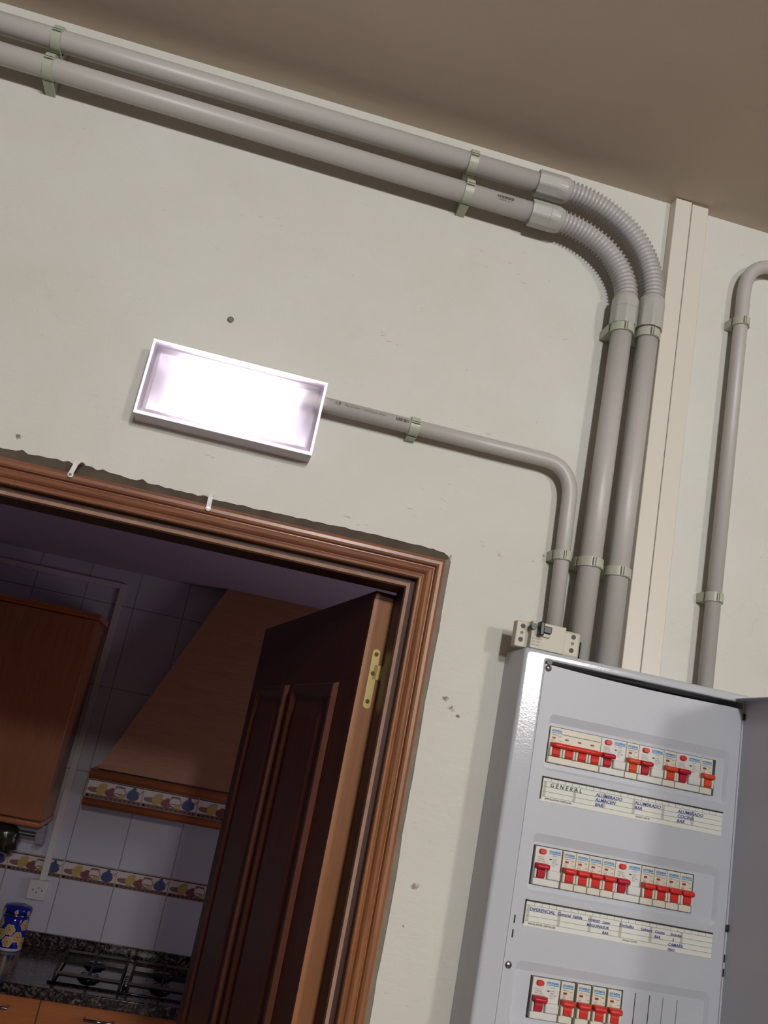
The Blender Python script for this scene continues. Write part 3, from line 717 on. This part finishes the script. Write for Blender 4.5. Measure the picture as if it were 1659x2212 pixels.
# ------------------------------------------------------------------ breakers
MOD = .01745; BY = -.0712
def lever_mesh(b, x0, x1, stems, m, mstem, knob=True):
    # wide grip on top, narrow stems below
    P = [(-.0005, -.0030), (-.0098, -.0026), (-.0108, .0002), (-.0098, .0026), (-.0060, .0034), (-.0005, .0034)]
    n = 10; secs = []
    for k in range(n+1):
        t = k/n; xx = x0+(x1-x0)*t; g = 1-.16*max(0, abs(2*t-1)-.82)/.18
        secs.append([(xx, y*g, zz*g) for y, zz in P])
    b.grid(secs, m, True, True)
    for s in stems:
        P2 = [(-.0045, -.0005), (-.0045, -.0025), (-.0062, -.0065), (-.0058, -.0110), (-.0030, -.0138), (.0, -.0138), (.0, -.0005)]
        b.grid([[(s-.0050, y, zz) for y, zz in P2], [(s+.0050, y, zz) for y, zz in P2]], mstem, True, False)
def breaker(kind, lev=RED, win=WIN, rows3=False):
    n = {'main': 4, 'rcd': 2, 'single': 1}[kind]; W = MOD*n-.0004
    cm = CASEG if kind == 'rcd' else CASEB
    root = bpy.data.objects.new({'main': 'main_switch', 'rcd': 'residual_current_switch', 'single': 'circuit_breaker'}[kind], None); root.empty_display_size = .01; C.objects.link(root)
    b = MB()
    b.box(0, W, 0, .030, -.0222, .0222, cm, .0006, 1)
    b.box(.0002, W-.0002, -.0022, .001, -.0222, -.0142, cm, .0010, 2)           # lower lip
    ms = [MOD*(k+.5) for k in range(n)]
    if kind == 'rcd':
        b.box(MOD*.98, W-.0003, -.0050, .001, -.0140, -.0030, cm, .0018, 2); b.box(.0003, .0030, -.0050, .001, -.0140, -.0030, cm, .0010, 2); st = [ms[0]-.0002]
    else:
        st = ms
        for s in ms:
            b.box(s-MOD/2+.0002, s-.0053, -.0060, .001, -.0140, -.0024, cm, .0012, 2); b.box(s+.0053, s+MOD/2-.0004, -.0060, .001, -.0140, -.0024, cm, .0012, 2)
    b.build('case', root)
    b = MB()
    if kind == 'rcd': lever_mesh(b, .0006, MOD+.0002, st, CRIM, CRIM)
    elif kind == 'main': lever_mesh(b, .0014, W-.0002, st, RED, RED)
    else: lever_mesh(b, .0004, W-.0002, st, lev, lev)
    b.build('lever', root)
    e = -.00025
    if kind == 'rcd':
        b = MB(); P = rrect(.0042, .0136, .0138, .0200, .0030, 6)
        b.grid([[(x_, 0, z_) for x_, z_ in P], [(x_, -.0022, z_) for x_, z_ in P], [(.0089+(x_-.0089)*.8, -.0034, .0169+(z_-.0169)*.75) for x_, z_ in P]], RED, True, True); b.build('test_button', root)
        b = MB(); b.text('HYUNDAI', .0034, .0178, e, .0170, BRAND, bold=.0002, wx=.95); b.box(.0178, .0330, e, 0, .0154, .0162, BRAND)
        b.build('brand_mark', root)
        b = MB(); 
        for zz, tx in ((.0095, 'HGL63-40'), (.0072, 'C 40/0,03A'), (.0049, '230V ~ 50Hz')): b.text(tx, .0019, .0035, e, zz, INKL)
        for zz, tx in ((.0128, 'RCCB'), (.0090, 'In 40A'), (.0066, '30mA'), (.0042, 'IEC 1008'), (.0015, 'TEST')): b.text(tx, .0020, .0230, e, zz, INKL)
        b.box(.0190, .0218, e, 0, .0085, .0100, INK); b.box(.0184, .0212, e, 0, .0010, .0022, INK); b.build('printed_text', root)
    else:
        b = MB(); b.text('HYUNDAI', .0033, .0016, e, .0168, BRAND, bold=.0002, wx=.90); b.box(.0016, .0160, e, 0, .0150, .0158, BRAND); b.build('brand_mark', root)
        b = MB()
        for i, s in enumerate(ms): b.box(s-.0055, s-.0010, -.0006, .0002, .0085 if kind == 'single' else .0080, .0108 if kind == 'single' else .0100, win if (i % 2 == 0) else WINB)
        b.build('indicator_window', root)
        b = MB()
        if kind == 'main': b.box(.0160, W-.001, e, 0, .0144, .0150, INK)
        for tx, zz in (('HIBD63-N', .0122), ('C 16', .0060), ('400V~', .0040)): b.text(tx, .0020, .0022, e, zz, INKL)
        for tx, zz in (('6000', .0110), ('3', .0085), ('1 ON', .0055)): b.text(tx, .0020, .0110, e, zz, INKL)
        b.build('printed_text', root)
    return root
PROTO = {}
def put(kind, x, zrow, label, var='', lev=RED, win=WIN):
    key = kind+var; loc = (x, BY, Z(zrow))
    if key not in PROTO:
        r = breaker(kind, lev, win); PROTO[key] = r; r.location = loc
    else: r = copy_thing(PROTO[key], loc, label)
    g = {'main': None, 'rcd': 'residual current switches in the fuse box', 'single': 'single breakers in the fuse box'}[kind]
    setp(r, label, {'main': 'main switch', 'rcd': 'safety switch', 'single': 'circuit breaker'}[kind], g)
zr = .0590; x = .4197
put('main', x, zr, 'four-pole main switch with one long red bar, top left in the fuse box'); x += 4*MOD
put('rcd', x, zr, 'residual current switch in the top row right beside the long main switch'); x += 2*MOD
put('single', x, zr, 'narrow breaker in the top row between the first and second red-button switches', 'o', ORNG, WINB); x += MOD
put('rcd', x, zr, 'middle one of three red-button safety switches in the top row'); x += 2*MOD
put('single', x, zr, 'narrow orange-lever breaker in the top row between the second and third red-button switches', 'o'); x += MOD
put('rcd', x, zr, 'rightmost red-button safety switch in the top row'); x += 2*MOD
put('single', x, zr, 'orange-lever breaker at the far right end of the top row', 'o')
zr = -.0861; x = .4215; od = ['first', 'second', 'third', 'fourth']
put('rcd', x, zr, 'red-button safety switch at the left end of the middle row'); x += 2*MOD+.0012
for k in range(4):
    put('single', x, zr, f'red-lever breaker, {od[k]} after the left safety switch in the middle row'); x += MOD
put('rcd', x, zr, 'red-button safety switch in the midst of the middle row, between breakers'); x += 2*MOD+.0004
for k in range(4):
    put('single', x, zr, f'red-lever breaker, {od[k]} right of the central safety switch in the middle row'); x += MOD
zr = -.2320
put('rcd', .4400, zr, 'red-button safety switch at the left end of the bottom row')
for k, x in enumerate((.4760, .4966, .5164, .5362)):
    put('single', x, zr, f'red-lever breaker, {od[k]} after the safety switch in the bottom row, dark gaps between')

# ------------------------------------------------------------------ loose device on top of the fuse box
d = empty('old_breaker', (.405, -.056, cz1), 'loose old breaker with black toggle lying on top of the fuse box', 'breaker')
zb = cz1+.0004; zt_ = zb+.0355
b = MB()
b.box(.3580, .4490, -.052, -.0465, zb, zt_-.001, OLDP, .001, 1)
b.box(.3580, .3770, -.061, -.050, zb, zt_-.0015, OLDP, .0012, 2); b.box(.4210, .4485, -.061, -.050, zb, zt_-.001, OLDP, .004, 3)
b.box(.3750, .4220, -.073, -.050, zb, zt_, OLDP, .0012, 2)
part(b, 'case', d)
b = MB(); b.box(.3820, .3885, -.0845, -.072, zt_-.0190, zt_-.0005, BLACK, .0015, 2); part(b, 'toggle', d)
b = MB(); b.box(.3885, .4000, -.0800, -.072, zt_-.0140, zt_-.0050, BLACK, .0010, 2); b.box(.3885, .4000, -.0765, -.072, zt_-.0190, zt_-.0140, OLDP, .001, 1); part(b, 'rocker', d)
b = MB(); b.cyl((.3765, -.0768, zt_-.0080), (.3765, -.068, zt_-.0080), .0042, BLACK, 20); part(b, 'test_button', d)
for xx in (.3665, .4375):
    for k, zz in enumerate((zt_-.0080, zt_-.0168, zt_-.0260)):
        b = MB(); b.cyl((xx-.0004*k, -.0614, zz), (xx-.0004*k, -.056, zz), .0032 if k != 1 else .0022, TERM if k != 1 else GREYP, 18); part(b, 'terminal', d)
b = MB()
for i_ in range(3): b.text(('IDN 0,03A', '25A 220V', 'TIPO AC')[i_], .0030, .3765, -.0733, zt_-.0235-.0042*i_, INKL)
part(b, 'printed_text', d)
b = MB(); b.box(.4492, .4508, -.060, -.047, zb, zt_-.012, BLACK); part(b, 'mounting_latch', d)

# ------------------------------------------------------------------ kitchen
# wall cabinet
x0, x1, y0, z0, z1 = -1.05, -.590, 2.905, Z(-.513), Z(.347)
wc = empty('wall_cabinet', (-.82, KY, z0), 'brown wooden wall cabinet with cornice, left on the kitchen wall', 'cabinet')
b = MB(); b.box(x0, x1, y0+.020, KY-.002, z0, z1, W_CAB); part(b, 'carcass', wc)
b = MB(); b.box(x0+.002, x1-.001, y0, y0+.0195, z0+.002, z1-.002, W_CAB, .004, 2); part(b, 'door', wc)
b = MB(); pr = [(-.004, 0), (-.012, .003), (-.016, .010), (-.013, .018), (-.020, .024), (-.020, .029), (.02, .029), (.02, 0)]
b.grid([[(x0, y0+y, z1+zz*.9) for y, zz in pr], [(x1+.012, y0+y, z1+zz*.9) for y, zz in pr]], W_CABX, True, False)
b.box(x1, x1+.013, y0+.02, KY-.002, z1, z1+.026, W_CABX); part(b, 'cornice', wc)
b = MB(); b.box(x0, x1+.002, y0-.006, y0+.03, z0-.026, z0-.002, W_CABX, .008, 3); b.box(x1-.012, x1+.004, y0+.03, KY-.002, z0-.024, z0-.002, W_CABX, .004, 2); part(b, 'light_rail', wc)
# hood
hx0, hx1, hy, hc = -.445, .81, 2.915, .185
hd = empty('cooker_hood', (hc, KY, Z(-.4173)), 'wooden cooker hood with flared top and a band of fruit tiles', 'hood')
b = MB(); zb_, zt2 = Z(-.262), KCEIL-.001
R1 = [(hx0+.022, hy+.012, zb_), (hx1-.022, hy+.012, zb_), (hx1-.022, KY-.002, zb_), (hx0+.022, KY-.002, zb_)]
rings = [R1]
for k in range(1, 13):
    t_ = k/12; zz = zb_+(zt2-zb_)*t_; xl = -.423+(.353)*(t_**.97); yf_ = hy+.012+.17*t_
    rings.append([(xl, yf_, zz), (2*hc-xl, yf_, zz), (2*hc-xl, KY-.002, zz), (xl, KY-.002, zz)])
b.grid(rings, W_HOOD, True, False); part(b, 'hood_chimney', hd)
def moulding(zlo, zhi, prot, nm):
    b = MB(); n = 10
    sec = [(prot*math.sin(PI*k/n), zlo+(zhi-zlo)*k/n) for k in range(n+1)]
    poly = [(hy-p, z) for p, z in sec]+[(hy+.03, zhi), (hy+.03, zlo)]
    b.grid([[(hx0-.004, y, z) for y, z in poly], [(hx1+.004, y, z) for y, z in poly]], W_CABX, True, True)
    b.box(hx0-.004, hx0+.02, hy+.03, KY-.002, zlo, zhi, W_CABX); b.box(hx1-.02, hx1+.004, hy+.03, KY-.002, zlo, zhi, W_CABX); part(b, nm, hd)
moulding(Z(-.308), Z(-.2675), .014, 'upper_moulding'); moulding(Z(-.4185), Z(-.384), .012, 'lower_moulding')
b = MB(); b.box(hx0, hx1, hy, hy+.02, Z(-.386), Z(-.306), W_HOOD); b.box(hx0, hx0+.02, hy+.02, KY-.002, Z(-.386), Z(-.306), W_HOOD); b.box(hx1-.02, hx1, hy+.02, KY-.002, Z(-.386), Z(-.306), W_HOOD); part(b, 'hood_frame', hd)
bt = border(hx0+.001, hx1-.001, Z(-.3075), hy, w=.238, h=.0765, name='border_tiles', start=hx0-.002)
bt.parent = hd; bt.location = -hd.location
# worktop, base cabinets
wt = MB(); ctz = Z(-1.054)
wt.box(-2.15, 1.65, 2.662, KY-.001, ctz-.042, ctz, GR, .004, 2)
o = wt.build('worktop'); setp(o, 'speckled brown granite worktop below the tiled kitchen wall', 'worktop')
b = MB(); b.box(-2.15, 1.65, KY-.021, KY-.0005, ctz+.0003, ctz+.058, GR, .002, 1); o = b.build('upstand'); setp(o, 'low granite upstand strip along the tiled wall behind the hob', 'upstand')
HND = mat('chrome_handle', (190, 190, 196), .2, metal=1)
W_BASE = wood('base_cabinet_wood', (196, 116, 66), (216, 134, 80), 'x', .35, .2)
def base(xa, xb, hxs, label):
    c = empty('base_cabinet', ((xa+xb)/2, 2.95, 0), label, 'cabinet', 'base cabinets')
    b = MB(); b.box(xa+.001, xb-.001, 2.715, KY-.03, .10, ctz-.0425, W_BASE); part(b, 'carcass', c)
    b = MB(); b.box(xa+.002, xb-.002, 2.695, 2.7145, ctz-.20, ctz-.046, W_BASE, .003, 2); dw = part(b, 'drawer', c)
    b = MB(); b.tube([(hxs-.055, 2.694, ctz-.088), (hxs-.055, 2.668, ctz-.088), (hxs+.055, 2.668, ctz-.088), (hxs+.055, 2.694, ctz-.088)], .0055, HND, 12); part(b, 'handle', dw)
    b = MB(); b.box(xa+.002, xb-.002, 2.695, 2.7145, .12, ctz-.204, W_BASE, .003, 2); dd = part(b, 'door', c)
    b = MB(); b.tube([(xb-.05, 2.694, .55), (xb-.05, 2.668, .55), (xb-.05, 2.668, .66), (xb-.05, 2.694, .66)], .0055, HND, 12); part(b, 'handle', dd)
base(-.98, -.380, -.545, 'orange-brown base cabinet left of the hob')
base(-.380, .220, -.150, 'orange-brown base cabinet directly under the black hob')
# hob
GLS = mat('black_glass', (10, 10, 11), .06, spec=.6); IRON = mat('cast_iron', (14, 14, 15), .6); ENM = mat('pale_enamel', (84, 78, 74), .4)
hb = empty('hob', (-.09, 2.88, ctz), 'black glass gas hob with pan supports on the granite worktop', 'hob')
b = MB(); b.box(-.381, .205, 2.735, 3.135, ctz+.0003, ctz+.008, GLS, .003, 2); part(b, 'glass_plate', hb)
for bx_, by_ in ((-.235, 3.03), (-.235, 2.84), (.05, 3.03), (.05, 2.84)):
    b = MB(); b.lathe((bx_, by_, ctz+.008), [(.0001, 0), (.045, 0), (.045, .006), (.036, .010), (.034, .016), (.020, .018), (.0001, .018)], mat('burner_cap', (40, 40, 44), .18, metal=.7), 28); part(b, 'burner', hb)
def grate(xa, xb):
    b = MB(); zl, zh = ctz+.030, ctz+.038
    for yy in (2.765, 3.105): b.box(xa, xb, yy-.004, yy+.004, zl, zh, ENM)  # front and back bars paler than the others
    for xx in (xa, (xa+xb)/2, xb): b.box(xx-.004, xx+.004, 2.765, 3.105, zl, zh, IRON)
    b.box(xa, xb, 2.931, 2.939, zl, zh, IRON)
    for xx in (xa, xb):
        for yy in (2.768, 3.102): b.box(xx-.005, xx+.005, yy-.005, yy+.005, ctz+.008, zl, IRON)
    part(b, 'pan_support', hb)
grate(-.362, -.108); grate(-.075, .180)
for k in range(4):
    b = MB(); b.lathe((-.085+.0*k, 2.79+.035*k, ctz+.008), [(.0001, 0), (.013, 0), (.012, .016), (.010, .018), (.0001, .018)], mat('hob_knob', (150, 150, 155), .3, metal=1), 20); part(b, 'knob', hb)
# jar
JB = mat('jar_cobalt', (34, 40, 150), .12); JW = mat('jar_white', (214, 204, 222), .2); JY = mat('jar_yellow', (214, 170, 70), .3); JBR = mat('jar_brown', (160, 116, 56), .3)
jx, jy, jr = -.612, 3.125, .056
j = empty('jar', (jx, jy, ctz), 'cobalt blue lidded jar with yellow flowers on the worktop', 'jar')
b = MB(); b.lathe((jx, jy, ctz+.0004), [(.0001, 0), (jr*.97, 0), (jr, .004), (jr, .012)], JW); part(b, 'foot', j)
b = MB(); b.lathe((jx, jy, ctz), [(jr*.99, .012), (jr, .016), (jr, .118), (jr*.95, .130), (jr*.90, .134)], JB); jb = part(b, 'body', j)
b = MB(); b.lathe((jx, jy, ctz), [(jr*.92, .1345), (jr*.99, .1365), (jr*1.0, .140), (jr*.92, .142)], mat('clamp_wire', (190, 190, 200), .2, metal=1)); part(b, 'clamp_ring', j)
b = MB(); b.lathe((jx, jy, ctz), [(jr*.90, .1425), (jr*1.02, .145), (jr*1.04, .160), (jr*.98, .170), (jr*.6, .176), (.0001, .177)], JB); jl = part(b, 'lid', j)
def flower(b, a0, z, s, r=jr):
    f_ = lambda u, v, e: (jx+(r+e)*math.sin(a0+u/r), jy-(r+e)*math.cos(a0+u/r), ctz+z+v)
    for k in range(6):
        q = 2*PI*k/6
        for rad, e, m in ((.0085, .0004, JW), (.0058, .0008, JY)):
            cu, cv_ = s*.011*math.cos(q), s*.011*math.sin(q)
            b.face([f_(cu+s*rad*math.cos(2*PI*i/10), cv_+s*rad*math.sin(2*PI*i/10), e+k*.00003) for i in range(10)], m)
    b.face([f_(s*.004*math.cos(2*PI*i/8), s*.004*math.sin(2*PI*i/8), .0013) for i in range(8)], JBR)
b = MB()
for a_, z_ in ((-.05, .084), (.62, .058), (-.70, .062), (-.02, .038), (1.05, .104), (-1.05, .104), (1.15, .034)): flower(b, a_, z_, 1.18)
part(b, 'painted_flower', jb)
b = MB()
for a_ in (-.9, .1, 1.0):
    flower(b, a_, .153, .45, jr*1.045)
part(b, 'painted_flower', jl)
# socket and mini trunking
sk = empty('wall_socket', (-.5690, KY, Z(-.828)), 'white wall socket on the kitchen tiles above the blue jar', 'socket')
b = MB(); b.box(-.6100, -.5280, KY-.028, KY-.0002, Z(-.869), Z(-.787), SOCK, .004, 2); part(b, 'socket_box', sk)
b = MB(); b.cyl((-.567, KY-.0295, Z(-.828)), (-.567, KY-.0275, Z(-.828)), .021, SOCK, 28); part(b, 'socket_face', sk)
b = MB()
for dz in (.0095, -.0095): b.cyl((-.567+.3*dz, KY-.030, Z(-.828)+dz), (-.567+.3*dz, KY-.028, Z(-.828)+dz), .0026, BLACK, 12)
for dx in (.019, -.019): b.box(-.567+dx-.002, -.567+dx+.002, KY-.0302, KY-.028, Z(-.832), Z(-.824), SCREW)
part(b, 'contact', sk)
mt = empty('cable_trunking', (-.558, KY, Z(-.787)), 'narrow white trunking rising from the kitchen socket past the wall cabinet', 'trunking')
b = MB(); b.box(-.5735, -.5435, KY-.016, KY-.0050, Z(-.7868), Z(.570), SOCK, .001, 1); part(b, 'cover', mt)
b = MB(); b.box(-1.6, -.5740, KY-.016, KY-.0050, Z(.545), Z(.570), SOCK, .001, 1); part(b, 'branch', mt)
# lamp bar and dark bag under the wall cabinet
u = empty('under_cabinet_light', (-.64, 3.07, z0-.03), 'grey light fitting with two dark slots below the wall cabinet', 'light fitting')
uy = 3.035; fg = mat('fitting_grey', (150, 144, 150), .4)
b = MB(); b.box(-.700, -.582, uy, uy+.07, Z(-.600), Z(-.5405), fg, .003, 2); b.box(-.612, -.578, uy-.004, uy+.06, Z(-.618), Z(-.570), fg, .003, 2); part(b, 'fitting_body', u)
for zz in (-.5765, -.5905):
    b = MB(); b.box(-.690, -.614, uy-.003, uy, Z(zz)-.004, Z(zz)+.004, BLACK); part(b, 'slot', u)
BAG = mat('dark_mottled_bag', (44, 44, 34), .2, vary=.6, vscale=40, bump=.8, bscale=50)
b = MB(); bm = b.bm; r_ = bmesh.ops.create_icosphere(bm, subdivisions=4, radius=1)
random.seed(2)
for v in bm.verts:
    q = v.co.copy(); k = 1+.05*math.sin(9*q.x+4*q.z)+.04*math.sin(13*q.z+5*q.y)
    v.co = Vector((-.755+.080*math.copysign(abs(q.x)**.6, q.x)*k, 3.03+.045*q.y, Z(-.618)+.062*math.copysign(abs(q.z)**.6, q.z)*k))
for f_ in bm.faces: f_.smooth = True; f_.material_index = b.mi(BAG)
o = b.build('bag'); setp(o, 'dark mottled bag hanging under the wall cabinet at the photo\'s left edge', 'bag')
